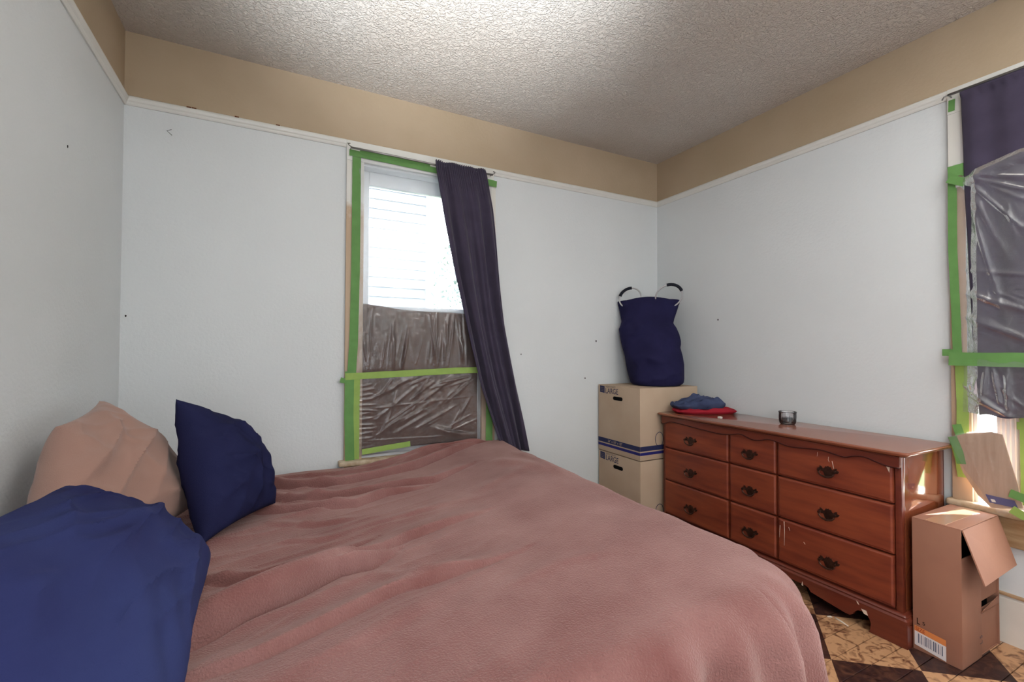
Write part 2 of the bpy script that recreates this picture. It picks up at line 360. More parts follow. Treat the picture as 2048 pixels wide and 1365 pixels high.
tube('trunk', [(5.2, 7.4, -.8), (5.22, 7.4, .6), (5.1, 7.42, 1.9), (5.25, 7.4, 3)], [.16, .13, .1, .05], M_bark, tr)
vs = []; fs = []
for i in range(2600):
    d = Vector(rng.normal(size=3)).normalized()*(.5+1.3*rng.random()**.5); c = Vector((5.2, 7.4, 2.5))+Vector((d.x, d.y*.8, d.z*.95))
    a = Vector(rng.normal(size=3)).normalized(); b3 = a.cross(Vector(rng.normal(size=3))).normalized(); s = .07
    k = len(vs); vs += [c-a*s, c+b3*s*.5, c+a*s, c-b3*s*.5]; fs.append((k, k+1, k+2, k+3))
lf = pyd('foliage', vs, fs, M_leaf, tr); lf['kind'] = 'stuff'
keep(tr); tag(tr, 'pale leafy garden tree outside, faint behind the plastic sheeting', 'tree')

# ================================================================ WINDOW COVERINGS, back window
def creases(a, z, lst):
    """lst: (a0,z0,a1,z1,width,height)"""
    s = 0
    for a0, z0, a1, z1, w_, h_ in lst:
        dx, dz = a1-a0, z1-z0; L2 = dx*dx+dz*dz; t = ((a-a0)*dx+(z-z0)*dz)/L2
        tt = min(1, max(0, t)); d = math.hypot(a-(a0+dx*tt), z-(z0+dz*tt))
        s += h_*math.exp(-(d/w_)**2)*(math.sin(math.pi*min(1, max(0, .08+.84*tt))))
    return s
# brown cloth taped over the lower sash
topz = [(1.045, 1.413), (1.07, 1.412), (1.146, 1.404), (1.26, 1.389), (1.408, 1.383), (1.565, 1.384), (1.64, 1.38), (1.742, 1.372)]
def fcl(u, v):
    x = 1.049+u*.69; zt = interp(topz, x); z = .60+v*(zt-.60)
    y = .012+.007*math.sin(x*75+2*nz(x*6, z*2))*(.4+.6*v)*(.5+.5*nz(x*9, 3))+.008*nz(x*5, z*5, 2)
    return (x, y, z)
cl = grid('window_cloth', fcl, 140, 70, M_brown, thick=.002)
tag(cl, 'dark brown cloth covering the lower half of the window, behind clear plastic', 'cloth')

rnd = random.Random(3)
cr1 = []
for i in range(34):
    x = 1.06+rnd.random()*.66; cr1.append((x, 1.05+rnd.random()*.04, x+rnd.uniform(-.05, .05), 1.05+rnd.uniform(.15, .33), rnd.uniform(.003, .008), rnd.uniform(.004, .011)))
for i in range(36):
    x = 1.08+rnd.random()*.55; z = .62+rnd.random()*.36; an = rnd.uniform(.2, 1.3); L_ = rnd.uniform(.08, .35)
    cr1.append((x, z, min(1.74, x+math.cos(an)*L_), min(1.0, z+math.sin(an)*L_), rnd.uniform(.003, .009), rnd.uniform(.003, .009)))
for i in range(14):
    z = .62+i*.026; cr1.append((1.03, z, 1.09+rnd.random()*.03, z+rnd.uniform(-.01, .015), .004, .005))
cr1 += [(1.45, .70, 1.66, .64, .016, .02), (1.50, .69, 1.70, .66, .008, -.012), (1.05, .83, 1.73, .88, .003, .004), (1.04, .66, 1.6, .645, .004, .005)]
for i in range(12):
    x = 1.1+rnd.random()*.6; cr1.append((x, 1.45+rnd.random()*.2, x+rnd.uniform(-.02, .02), 1.9+rnd.random()*.25, .004, .003))
pc = empty('plastic_window_sheet', (1.4, -.024, .6))
def ffilm(u, v):
    x = .985+u*(1.815-.985); z = .575+v*(2.215-.575)
    e = min(1, 14*min(u, 1-u), 14*min(v, 1-v)); tp = min(1, abs(z-1.025)/.03)
    y = -.0235-e*tp*(.003+.004*nz(x*7, z*4)+creases(x, z, cr1))
    return (x, min(y, -.0232), z)
fl_ = grid('film', ffilm, 200, 380, M_film, pc)
def strip(name, pts, wdt, m, par, ax='y', off=-.0262, wob=.002, ends=True):
    """tape along pts [(a,z)...] on the wall plane; a=x (back) or y (right)"""
    vs = []; fs = []; P = [Vector(p) for p in pts]; Q = []
    for p, q in zip(P, P[1:]):
        k = max(2, int((q-p).length/.02)); Q += [p.lerp(q, i/k) for i in range(k)]
    Q.append(P[-1])
    for i, p in enumerate(Q):
        t = (Q[min(i+1, len(Q)-1)]-Q[max(i-1, 0)]).normalized(); nn = Vector((-t.y, t.x))
        for s in (-1, 1):
            c = p+nn*s*wdt/2*(1+.05*nz(p.x*20, p.y*20, s)); o_ = off-.0012*abs(nz(p.x*25, p.y*25))
            vs.append((c.x, o_, c.y) if ax == 'y' else (W+o_, c.x, c.y))
    for i in range(len(Q)-1): fs.append((2*i, 2*i+1, 2*i+3, 2*i+2))
    o = pyd(name, vs, fs, m, par, False); s = o.modifiers.new('t', 'SOLIDIFY'); s.thickness = .0004; s.offset = 0
    return o
strip('tape_strip', [(1.004, 2.21), (1.003, 1.6), (.997, 1.2), (.985, .98)], .045, M_tape, pc)
strip('tape_strip', [(.977, 1.04), (.976, .8), (.982, .56)], .047, M_tape, pc, off=-.0275)
strip('tape_strip', [(1.015, 1.03), (1.012, .8), (1.013, .565)], .036, M_tape_lit, pc, off=-.0268)
strip('tape_strip', [(.965, 2.228), (1.15, 2.225), (1.45, 2.217), (1.80, 2.205)], .034, M_tape, pc, off=-.028)
strip('tape_strip', [(1.02, 2.238), (1.4, 2.242), (1.415, 2.243)], .022, M_tape, pc, off=-.0292)
strip('tape_strip', [(1.775, 2.205), (1.848, 2.20)], .04, M_tape, pc, off=-.0292)
strip('tape_strip', [(.955, 1.012), (1.25, 1.022), (1.6, 1.034), (1.83, 1.036)], .036, M_tape_lit, pc, off=-.029)
strip('tape_strip', [(1.80, 1.06), (1.805, .8), (1.803, .565)], .045, M_tape, pc, off=-.0275)
strip('tape_strip', [(1.045, .60), (1.18, .612), (1.31, .622)], .03, M_tape_lit, pc, off=-.028)
strip('tape_strip', [(.93, .996), (.962, .988)], .028, M_tape, pc, off=-.029)
keep(pc); tag(pc, 'clear plastic sheet taped with green tape over the back window', 'plastic sheet')

# curtain rod + curtain
rod1 = empty('curtain_rod', (1.4, -.05, 2.25))
tube('rod', [(.97, -.052, 2.246), (1.2, -.052, 2.244), (1.45, -.052, 2.240), (1.81, -.052, 2.247)], .0055, M_metal, rod1)
for x, s in ((.972, 1), (1.808, -1)):
    tube('hook', [(x, -.022, 2.25), (x, -.05, 2.25), (x-.012*s, -.056, 2.255), (x-.018*s, -.05, 2.266), (x-.006*s, -.045, 2.270)], .003, M_metal, rod1, 8)
keep(rod1); tag(rod1, 'thin metal curtain rod above the back window with hooked ends', 'curtain rod')
cL = [(2.262, 1.437), (2.22, 1.440), (1.92, 1.492), (1.631, 1.552), (1.382, 1.613), (1.159, 1.667), (.932, 1.727), (.699, 1.811), (.52, 1.875)]
cR = [(2.262, 1.757), (2.235, 1.765), (2.024, 1.806), (1.78, 1.838), (1.564, 1.865), (1.316, 1.901), (1.05, 1.952), (.78, 2.006), (.52, 2.062)]
def fcur(u, v):
    z = 2.262-v*(2.262-.52); a = interp(cL[::-1], z); c = interp(cR[::-1], z); x = a+(c-a)*u
    amp = .026*min(1, .3+v*2.2); ph = u*2*math.pi*3.6+1.6*nz(u*2.2, v*1.6)
    g = .006*math.sin(u*2*math.pi*26)*max(0, 1-v*9)
    y = -.066-amp*math.sin(ph+.7*math.sin(v*3))*(.75+.25*math.sin(u*9))-.0045*math.sin(u*2*math.pi*9+v*4+2*nz(u*3, v*3, 4))*min(1, v*3)-g
    z2 = z+.003*math.sin(u*2*math.pi*24)*max(0, 1-v*30)
    return (x+.006*math.sin(v*9)*u, min(y, -.036), z2)
cu = grid('curtain', fcur, 220, 120, M_navy, thick=.003)
tag(cu, 'long dark navy curtain pulled aside at the back window beside the bed', 'curtain')

# ================================================================ WINDOW COVERINGS, right window
def fcur2(u, v):
    z = 2.262-v*(2.262-.90); y0_ = interp([(.9, -1.832), (1.1, -1.822), (1.7, -1.80), (2.262, -1.788)], z); y = y0_-u*(2.57+y0_)
    d = .010*math.sin(u*2*math.pi*6+1.5*nz(u*3, v*2))*(.5+.5*v)+.008*nz(u*5, v*5)
    if v < .03: d += .003*math.sin(u*150)
    return (W-.036-abs(.008+d) if v > .02 else W-.055, y, z+(.012*nz(u*14, 1) if v > .97 else 0))
cu2 = grid('curtain', fcur2, 150, 90, M_navy, thick=.003)
tag(cu2, 'dark navy curtain hanging over the right window behind crumpled plastic', 'curtain')
rod2 = empty('curtain_rod', (W-.05, -2.17, 2.25))
tube('rod', [(W-.055, -1.75, 2.262), (W-.055, -2.6, 2.262)], .0055, M_metal, rod2)
tube('hook', [(W-.022, -1.75, 2.262), (W-.055, -1.75, 2.262), (W-.06, -1.738, 2.258), (W-.055, -1.73, 2.25)], .003, M_metal, rod2, 8)
tube('hook', [(W-.022, -2.6, 2.262), (W-.055, -2.6, 2.262)], .003, M_metal, rod2, 8)
keep(rod2); tag(rod2, 'thin metal curtain rod at the top of the right window', 'curtain rod')
pc2 = empty('plastic_window_sheet', (W-.07, -2.17, .9))
cr2 = []
for i in range(6):
    an = -.30-i*.22+rnd.uniform(-.06, .06); L_ = rnd.uniform(.3, .7)
    cr2.append((-1.79, 1.90, -1.79-math.cos(an)*L_, 1.90+math.sin(an)*L_, rnd.uniform(.006, .010), rnd.uniform(.008, .016)))
cr2 += [(-1.76, 1.42, -2.1, 1.26, .012, .018), (-1.77, 1.32, -2.1, 1.14, .014, .02), (-1.80, 1.5, -2.1, 1.42, .009, .012), (-1.78, 1.02, -1.93, .90, .008, .02), (-1.80, .98, -1.90, .92, .006, .016), (-1.86, 1.09, -1.85, .95, .008, .02), (-1.88, 1.09, -1.90, .95, .005, .018), (-1.92, 1.09, -1.925, .91, .008, .02), (-1.83, 1.05, -1.82, .99, .006, .014)]
for i in range(26):
    y = -1.78-rnd.random()*.5; z = .95+rnd.random()*.95; an = rnd.uniform(-1.6, -.2); L_ = rnd.uniform(.06, .3)
    cr2.append((y, z, y-math.cos(an)*L_, z+math.sin(an)*L_, rnd.uniform(.004, .012), rnd.uniform(.003, .008)))
def ffilm2(u, v):
    y = -1.752-u*(2.60-1.752); ztop = interp([(0, 1.90), (.05, 1.90), (.25, 1.945), (.5, 1.93), (1, 1.95)], u); z = ztop-v*(ztop-.905)
    e = min(1, 20*u+.02, 20*(1-u)+.02); tp = .15+.85*min(1, abs(z-1.135)/.04)
    d = .004*nz(y*7, z*6)+creases(y, z, cr2)*.55
    if v < .06: d += .012*math.sin(v/.06*math.pi)
    base_ = interp([(0, .026), (.05, .034), (.1, .067), (1, .067)], u)
    return (W-base_-max(-.004, e*tp*d), y, z)
grid('film', ffilm2, 240, 260, M_film2, pc2)
strip('tape_strip', [(-1.752, 1.93), (-1.75, 1.6), (-1.757, 1.35), (-1.762, 1.1)], .03, M_tape, pc2, 'x', -.030)
strip('tape_strip', [(-1.772, 1.12), (-1.776, .95), (-1.772, .66)], .040, M_tape_lit, pc2, 'x', -.031)
strip('tape_strip', [(-1.750, .78), (-1.768, .70), (-1.775, .63)], .034, M_tape_lit, pc2, 'x', -.036)
strip('tape_strip', [(-1.742, 1.93), (-1.79, 1.932), (-1.815, 1.915)], .05, M_tape, pc2, 'x', -.044)
strip('tape_strip', [(-1.745, 1.905), (-1.775, 1.885), (-1.80, 1.87)], .035, M_tape, pc2, 'x', -.046)
strip('tape_strip', [(-1.712, 1.155), (-1.748, 1.155)], .028, M_tape, pc2, 'x', -.034)
strip('tape_strip', [(-1.745, 1.13), (-1.80, 1.128), (-2.2, 1.128), (-2.6, 1.128)], .056, M_tape, pc2, 'x', -.067)
strip('tape_strip', [(-1.752, 2.25), (-1.750, 2.20)], .022, M_tape, pc2, 'x', -.024)
strip('tape_strip', [(-1.758, .85), (-1.772, .795)], .03, M_tape, pc2, 'x', -.040)
keep(pc2); tag(pc2, 'crumpled clear plastic sheet taped with green tape over the right window', 'plastic sheet')
# accordion side panel and packet
M_acc = mat('white_ribbed_vinyl', srgb(232, 226, 224), .5, .3)
acc = empty('accordion_panel', (W+.01, -1.95, .56))
pts = []
for i in range(33): pts.append((-1.868-i*.0068, .004 if i % 2 else -.004))
vs = [(W+.012+d, a, z) for z in (.56, .90) for a, d in pts]; fs = [(i, i+1, 34+i, 33+i) for i in range(32)]
ap = pyd('pleated_sheet', vs, fs, M_acc, acc); s = ap.modifiers.new('t', 'SOLIDIFY'); s.thickness = .002
box('top_rail', W+.0, W+.028, -2.09, -1.865, .895, .915, M_acc, acc); box('bottom_rail', W+.0, W+.028, -2.09, -1.865, .536, .56, M_acc, acc)
strip('tape_strip', [(-1.955, .93), (-1.955, .56)], .035, M_tape_lit, acc, 'x', -.012); strip('tape_strip', [(-1.93, .868), (-2.05, .868)], .03, M_tape_lit, acc, 'x', -.014)
keep(acc); tag(acc, 'white ribbed accordion panel in the bottom of the right window', 'window panel')
pk = empty('wrapped_cardboard', (W-.06, -1.86, .54))
M_kraft = mat('kraft_cardboard_packet', srgb(186, 156, 132), .65, .25, col2=srgb(168, 138, 114), noise_scale=9, stretch=(1, 8, 1))
out = [(-1.737, .792), (-1.80, .822), (-1.872, .838), (-1.903, .832), (-1.920, .75), (-1.945, .64), (-1.957, .56), (-1.90, .541), (-1.868, .536), (-1.83, .575), (-1.785, .655), (-1.76, .73)]
prism('cardboard_sheet', out, lambda a, z, k: (W-.062+(0, .005)[k]-.02*(.8-z)*.6, a, z), M_kraft, pk)
M_blue = mat('blue_print', srgb(58, 62, 120), .5, .3)
prism('blue_label', [(-1.853, .586), (-1.935, .583), (-1.945, .556), (-1.865, .556)], lambda a, z, k: (W-.0636-.02*(.8-z)*.6-(0, .0012)[k], a, z), M_blue, pk)
M_lab = mat('white_sticker', srgb(215, 208, 200), .5, .3)
prism('sticker', [(-1.868, .571), (-1.880, .571), (-1.884, .562), (-1.872, .561)], lambda a, z, k: (W-.0650-.02*(.8-z)*.6-(0, .0012)[k], a, z), M_lab, pk)
cr3 = [(-1.79, .78, -1.83, .62, .004, .002), (-1.85, .82, -1.88, .6, .004, .002)]
def fbag(u, v):
    a0 = interp([(0, -1.735), (.25, -1.755), (.5, -1.778), (.8, -1.835), (1, -1.86)], v); a1 = interp([(0, -1.905), (1, -1.965)], v)
    z0_ = interp([(0, .798), (.4, .828), (.8, .845), (1, .84)], u); z1_ = interp([(0, .54), (.3, .522), (1, .54)], u)
    y = a0+(a1-a0)*u; z = z0_+(z1_-z0_)*v
    return (W-.0655-.02*(.8-z)*.6-.0012*nz(y*20, z*20)-creases(y, z, cr3), y-.012*math.sin(v*3)*(1-u), z)
grid('plastic_bag', fbag, 40, 50, M_film3, pk)
strip('tape_strip', [(-1.752, .80), (-1.772, .74), (-1.78, .69)], .03, M_tape, pk, 'x', -.064)
strip('tape_strip', [(-1.925, .612), (-1.97, .60), (-2.02, .60)], .032, M_tape, pk, 'x', -.078)
strip('tape_strip', [(-1.93, .552), (-1.96, .535), (-2.0, .535)], .032, M_tape_lit, pk, 'x', -.08)
keep(pk); tag(pk, 'brown cardboard piece in clear plastic taped askew at the bottom of the right window', 'cardboard')

# ================================================================ BED
M_mat = mat('mattress_ticking', srgb(200, 198, 190), .8, .2)
bed = empty('bed', (1, -1, 0))
box('box_spring', .04, 1.82, -1.85, -.05, .10, .29, M_mat, bed, bev=.02); box('mattress', .03, 1.85, -1.87, -.04, .29, .495, M_mat, bed, bev=.05, seg=4)
for x in (.12, 1.76):
    for y in (-1.77, -.13): box('leg', x-.025, x+.025, y-.025, y+.025, 0, .10, M_dark, bed)
keep(bed); tag(bed, 'low bed under the mauve blanket, its head against the left wall', 'bed')

M_blanket = mat('mauve_plush_blanket', srgb(156, 115, 110), .95, .1, col2=srgb(122, 76, 72), noise_scale=3.6, bump=1.0, bump_scale=210, bump_dist=.0045, sheen=.4, detail=6)
M_blanket.node_tree.nodes['Principled BSDF'].inputs['Sheen Tint'].default_value = (.9, .7, .65, 1)
ridges = [  # polyline, width, height, asym (near-side steepness)
 ([(.36, -1.475), (.48, -1.425), (.55, -1.39), (.63, -1.355), (.712, -1.30), (.774, -1.262), (.852, -1.25), (.95, -1.19)], .036, .038, .25),
 ([(.42, -1.42), (.587, -1.35), (.706, -1.278), (.782, -1.225), (.9, -1.171), (1.011, -1.09), (1.163, -1.047), (1.32, -1.036)], .035, .018, .5),
 ([(.40, -.22), (.582, -.217), (.716, -.318), (.876, -.364), (1.055, -.344), (1.256, -.303), (1.529, -.14), (1.75, -.03)], .030, .028, .45),
 ([(.45, -.42), (.6, -.475), (.742, -.547), (.892, -.564), (1.056, -.554), (1.275, -.564), (1.529, -.418)], .026, .021, .45),
 ([(.5, -.62), (.608, -.634), (.742, -.677), (.909, -.711), (1.038, -.638), (1.209, -.631)], .022, .019, .45),
 ([(.40, -1.17), (.475, -1.186), (.584, -1.206), (.656, -1.178), (.712, -1.156), (.789, -1.126), (.918, -1.059)], .020, .017, .45),
 ([(.40, -1.45), (.629, -1.416), (.714, -1.404), (.789, -1.337), (.84, -1.328)], .02, .007, .8),
 ([(.40, -1.56), (.496, -1.563), (.593, -1.555), (.689, -1.521), (.792, -1.481), (.894, -1.434), (1.1, -1.39), (1.3, -1.38)], .028, .016, .5),
 ([(.35, -1.66), (.55, -1.66), (.8, -1.60), (1.0, -1.52)], .03, .008, .8),
 ([(.84, -1.318), (.93, -1.373), (1.018, -1.388), (1.133, -1.393)], .022, .012, 1),
 ([(1.35, -.85), (1.542, -.752), (1.76, -.638)], .03, .007, 1), ([(1.62, -.45), (1.72, -.58), (1.80, -.80)], .04, .012, 1), ([(1.80, -.35), (1.82, -.6), (1.80, -.9)], .025, .010, 1),
 ([(.609, -.809), (.744, -.857), (.9, -.85)], .018, .008, .7), ([(1.229, -.151), (1.477, -.05), (1.8, -.04)], .03, .02, .6), ([(1.0, -.12), (1.3, -.08), (1.6, -.10)], .03, .016, .6),
 ([(.55, -.12), (.8, -.16), (1.1, -.15), (1.3, -.11)], .025, .010, .6), ([(.6, -1.0), (.75, -1.02), (.95, -.94), (1.2, -.90)], .02, .006, .7),
 ([(1.05, -.93), (1.2, -.88), (1.4, -.90)], .025, .005, 1), ([(1.15, -1.55), (1.35, -1.52), (1.5, -1.56)], .02, .004, 1)]
def ztop(X, Y):
    Z = .535+.055*sst(.95, 1.8, X)*(1-.25*sst(-.5, -1.7, Y))+.012*sst(-.35, -.05, Y)*sst(.9, 1.6, X)-.012*sst(.8, .4, X)*sst(-.5, 0, Y)
    SH = np.zeros(X.shape)
    for P, w_, h_, asym in ridges:
        best = np.full(X.shape, 9.); sgn = np.zeros(X.shape); along = np.zeros(X.shape); tot = len(P)-1
        for i in range(tot):
            (x0, y0), (x1, y1) = P[i], P[i+1]; dx, dy = x1-x0, y1-y0; L2 = dx*dx+dy*dy
            t = np.clip(((X-x0)*dx+(Y-y0)*dy)/L2, 0, 1); ex = X-(x0+dx*t); ey = Y-(y0+dy*t); d = np.hypot(ex, ey)
            mk = d < best; best = np.where(mk, d, best); sgn = np.where(mk, np.sign(dx*ey-dy*ex), sgn); along = np.where(mk, (i+t)/tot, along)
        ww = np.where(sgn < 0, w_*asym, w_*1.6)
        fade = np.clip(np.sin(np.pi*(.06+.9*along))*1.5, 0, 1)
        Z = Z+1.35*h_*np.exp(-(best/ww)**2)*fade
        sd = best*np.where(sgn == 0, 1, sgn); gw = .010+.12*w_
        if asym < .75: Z = Z-.55*h_*np.exp(-((sd+gw*1.3)/gw)**2)*fade
        if h_ > .013: SH = SH+.62*h_*np.exp(-((sd-.004)/(.012+.25*w_))**2)*fade
    return Z, SH
def blanket():
    nu, nv = 450, 460
    Xf, Yn, rc, R = 1.935, -1.955, .27, .10
    a = np.linspace(.03, Xf+.46, nu); b_ = np.linspace(Yn-.46, -.022, nv)
    A_, B2 = np.meshgrid(a, b_)
    cx0, cy0 = Xf-rc, Yn+rc
    qx = np.maximum(A_-cx0, 0); qy = np.minimum(B2-cy0, 0); D = np.hypot(qx, qy)+1e-9
    nx, ny = qx/D, qy/D; e = D-(rc-R)
    th = np.clip(e/R, 0, math.pi/2); rest = np.maximum(e-R*math.pi/2, 0)
    ang = np.arctan2(-ny, nx)
    # folds run down the sides; strongest round the corner
    sarc = np.where(nx > ny*0+.999, -B2*1.0, 0)+np.where(-ny > .999, (cx0-A_)*1.0+2.5, 0)+ang*.55
    cw = np.sin(2*np.clip(ang, 0, math.pi/2))
    fold = (.5+.5*np.sin(ang*13+.6))*np.clip(cw*1.5, 0, 1)*.055+np.where(-ny > .999, np.exp(-np.maximum(0, cx0-A_)/.33)*.055*(.5+.5*np.sin((cx0-A_)*44+1.2)), 0)+(.012*np.sin(sarc*19)+.008*np.sin(sarc*31+1))
    k = np.clip((e+.05)/.22, 0, 1)**1.3
    rad = np.where(e <= 0, D, (rc-R)+R*np.sin(th)+rest*.17+fold*k)
    drop = np.where(e <= 0, 0, R*(1-np.cos(th))+rest*.97)
    X = np.where(D > 1e-6, cx0*(A_ > cx0)+A_*(A_ <= cx0)+nx*rad, A_); Y = cy0*(B2 < cy0)+B2*(B2 >= cy0)+ny*rad
    Zt, SH = ztop(X, Y)
    und = np.array([[nz(x*2.2, y*2.2, 5)*.012+nz(x*7, y*7, 9)*.0018+(.020*(1-abs(nz(x*1.0-y*.5, y*5.0-x*1.6, 3)))**8+.011*(1-abs(nz(x*1.7-y*.6, y*9-x*3.2, 13)))**7)*max(.06, min(1, 1.55-x*1.15))*min(1,max(.15,(-.05-y)*4))*max(.35, min(1, (y+1.75)*2.5)) for x, y in zip(xr, yr)] for xr, yr in zip(X, Y)])
    Z = Zt+und-drop; back = np.clip((Y+.06)/.04, 0, 1); Z = Z-.03*back**2
    Y = Y-SH; Z = np.maximum(Z, .02)
    vs = np.stack([X, Y, Z], -1).reshape(-1, 3)
    fs = [(j*nu+i, j*nu+i+1, (j+1)*nu+i+1, (j+1)*nu+i) for j in range(nv-1) for i in range(nu-1)]
    o = pyd('blanket', vs, fs, M_blanket, None, True); s = o.modifiers.new('t', 'SOLIDIFY'); s.thickness = .006; s.offset = -1
    return o
tag(blanket(), 'rumpled mauve pink plush blanket spread over the whole bed', 'blanket')

# pillows
def pillow(name, c, thick, m, wr=1.0, sag=(0, 0, 0), seed=0, pinch=.07, n_=70, parent=None):
    """c: four corners [bottom-far, bottom-near, top-near, top-far]"""
    P = [Vector(p) for p in c]; nn = ((P[2]-P[0]).cross(P[3]-P[1])).normalized(); bm = bmesh.new()
    sides = []
    for s in (1, -1):
        vv = []
        for j in range(n_+1):
            for i in range(n_+1):
                u, v = 2*i/n_-1, 2*j/n_-1
                u1 = u*(1-pinch*(1-v*v)*0.9); v1 = v*(1-pinch*(1-u*u)*0.9)
                a, b4 = (u1+1)/2, (v1+1)/2
                p = P[0]*(1-a)*(1-b4)+P[1]*a*(1-b4)+P[2]*a*b4+P[3]*(1-a)*b4
                q = max(0, (1-u*u)*(1-v*v)); h_ = thick/2*(q**.42)*(.92+.16*nz(u*1.2+seed, v*1.2))
                # gathers run in from the corners and edges
                w_ = .005*math.sin(9*math.atan2(v, u+.001)+4*nz(u*2, v*2, seed))*(q**.3)*min(1, (u*u+v*v))
                w_ += wr*.010*nz(u*2.0+seed, v*2.0, 3)*(q**.6)
                w_ += wr*.012*(1-abs(nz(u*.8+seed, v*1.5+u*.9, 8)))**5*(q**.6)+wr*.005*(1-abs(nz(u*1.4+seed, v*3.2-u*1.5, 12)))**6*(q**.6)
                p = p+nn*s*(h_+w_)
                p += Vector(sag)*(q**.8)
                vv.append(bm.verts.new(p))
        sides.append(vv)
        for j in range(n_):
            for i in range(n_):
                k = j*(n_+1)+i; bm.faces.new((vv[k], vv[k+1], vv[k+n_+2], vv[k+n_+1]))
    bmesh.ops.remove_doubles(bm, verts=bm.verts, dist=.0012)
    return frombm(name, bm, m, parent, True)
M_p1 = mat('mauve_brown_pillowcase', srgb(164, 128, 115), .9, .1, noise_amt=.12, noise_scale=4, bump=.3, bump_scale=400, sheen=.2)
M_p2 = mat('dark_navy_pillowcase', srgb(38, 40, 74), .9, .08, noise_amt=.25, noise_scale=5, bump=.3, bump_scale=450, sheen=0)
M_p3 = mat('blue_pillowcase', srgb(51, 59, 101), .9, .08, col2=srgb(37, 39, 80), noise_scale=3, bump=.3, bump_scale=450, sheen=0)
M_p4 = mat('pale_pillowcase', srgb(196, 192, 188), .9, .1)
p1 = pillow('pillow', [(.42, -.50, .60), (.16, -1.45, .60), (.095, -.97, .95), (.095, -.62, .985)], .17, M_p1, 1.5, seed=1, sag=(.0, 0, .02))
tag(p1, 'large mauve brown pillow leaning against the left wall', 'pillow', 'pillows at the head of the bed')
p2 = pillow('pillow', [(.625, -.66, .575), (.425, -.96, .565), (.33, -.78, .995), (.505, -.52, .86)], .19, M_p2, 2.2, seed=5, sag=(.01, -.01, .0))
tag(p2, 'dark navy pillow standing upright against the mauve brown pillow', 'pillow', 'pillows at the head of the bed')
p3 = pillow('pillow', [(.47, -1.18, .615), (.50, -1.95, .62), (.18, -1.95, .90), (.17, -1.16, .83)], .17, M_p3, 2.3, seed=9, sag=(.01, 0, .02))
tag(p3, 'medium blue pillow nearest the camera at the lower left', 'pillow', 'pillows at the head of the bed')

# ================================================================ DRESSER
def wood(name, c1, c2, st, rough=.22, coat=.5):
    m = mat(name, c1, rough, .5, col2=c2, noise_scale=3, stretch=st, coat=coat, detail=8, bump=.06, bump_scale=50); return m
M_wd = wood('cherry_drawer_veneer', srgb(148, 72, 44), srgb(112, 46, 32), (1, 1.2, 9), .42, .12)
M_wf = wood('cherry_frame_wood', srgb(118, 54, 36), srgb(92, 38, 28), (1, 1, 9), .35, .2)
M_wt = wood('cherry_polished_top', srgb(146, 86, 62), srgb(120, 64, 46), (6, 1, 1), .22, .5)
M_ws = wood('cherry_glossy_side', srgb(136, 72, 42), srgb(108, 52, 32), (1, 6, 1), .1, 1.0)
M_brass = mat('antique_brass', srgb(92, 66, 56), .3, .5, metal=.75, noise_amt=.4, noise_scale=60, bump=.3, bump_scale=300)
M_scr = mat('pale_scratch', srgb(226, 205, 186), .8, .2)
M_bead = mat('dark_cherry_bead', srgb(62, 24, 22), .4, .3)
dr = empty('dresser', (3.0, -1.08, 0))
X0, Ya, Yb = 2.827, -.463, -1.716
box('side_panel', X0+.0225, 3.185, Yb, Yb+.018, .085, .742, M_ws, dr, bev=.0015); box('side_panel', X0+.0225, 3.185, Ya-.018, Ya, .085, .742, M_ws, dr, bev=.0015)
box('back_panel', 3.18, 3.188, Yb, Ya, .085, .742, M_wf, dr, bev=0); box('bottom_panel', X0+.03, 3.18, Yb+.018, Ya-.018, .10, .115, M_wf, dr, bev=0)
box('inner_case', X0+.022, X0+.03, Yb+.018, Ya-.018, .115, .742, M_dark, dr, bev=0)
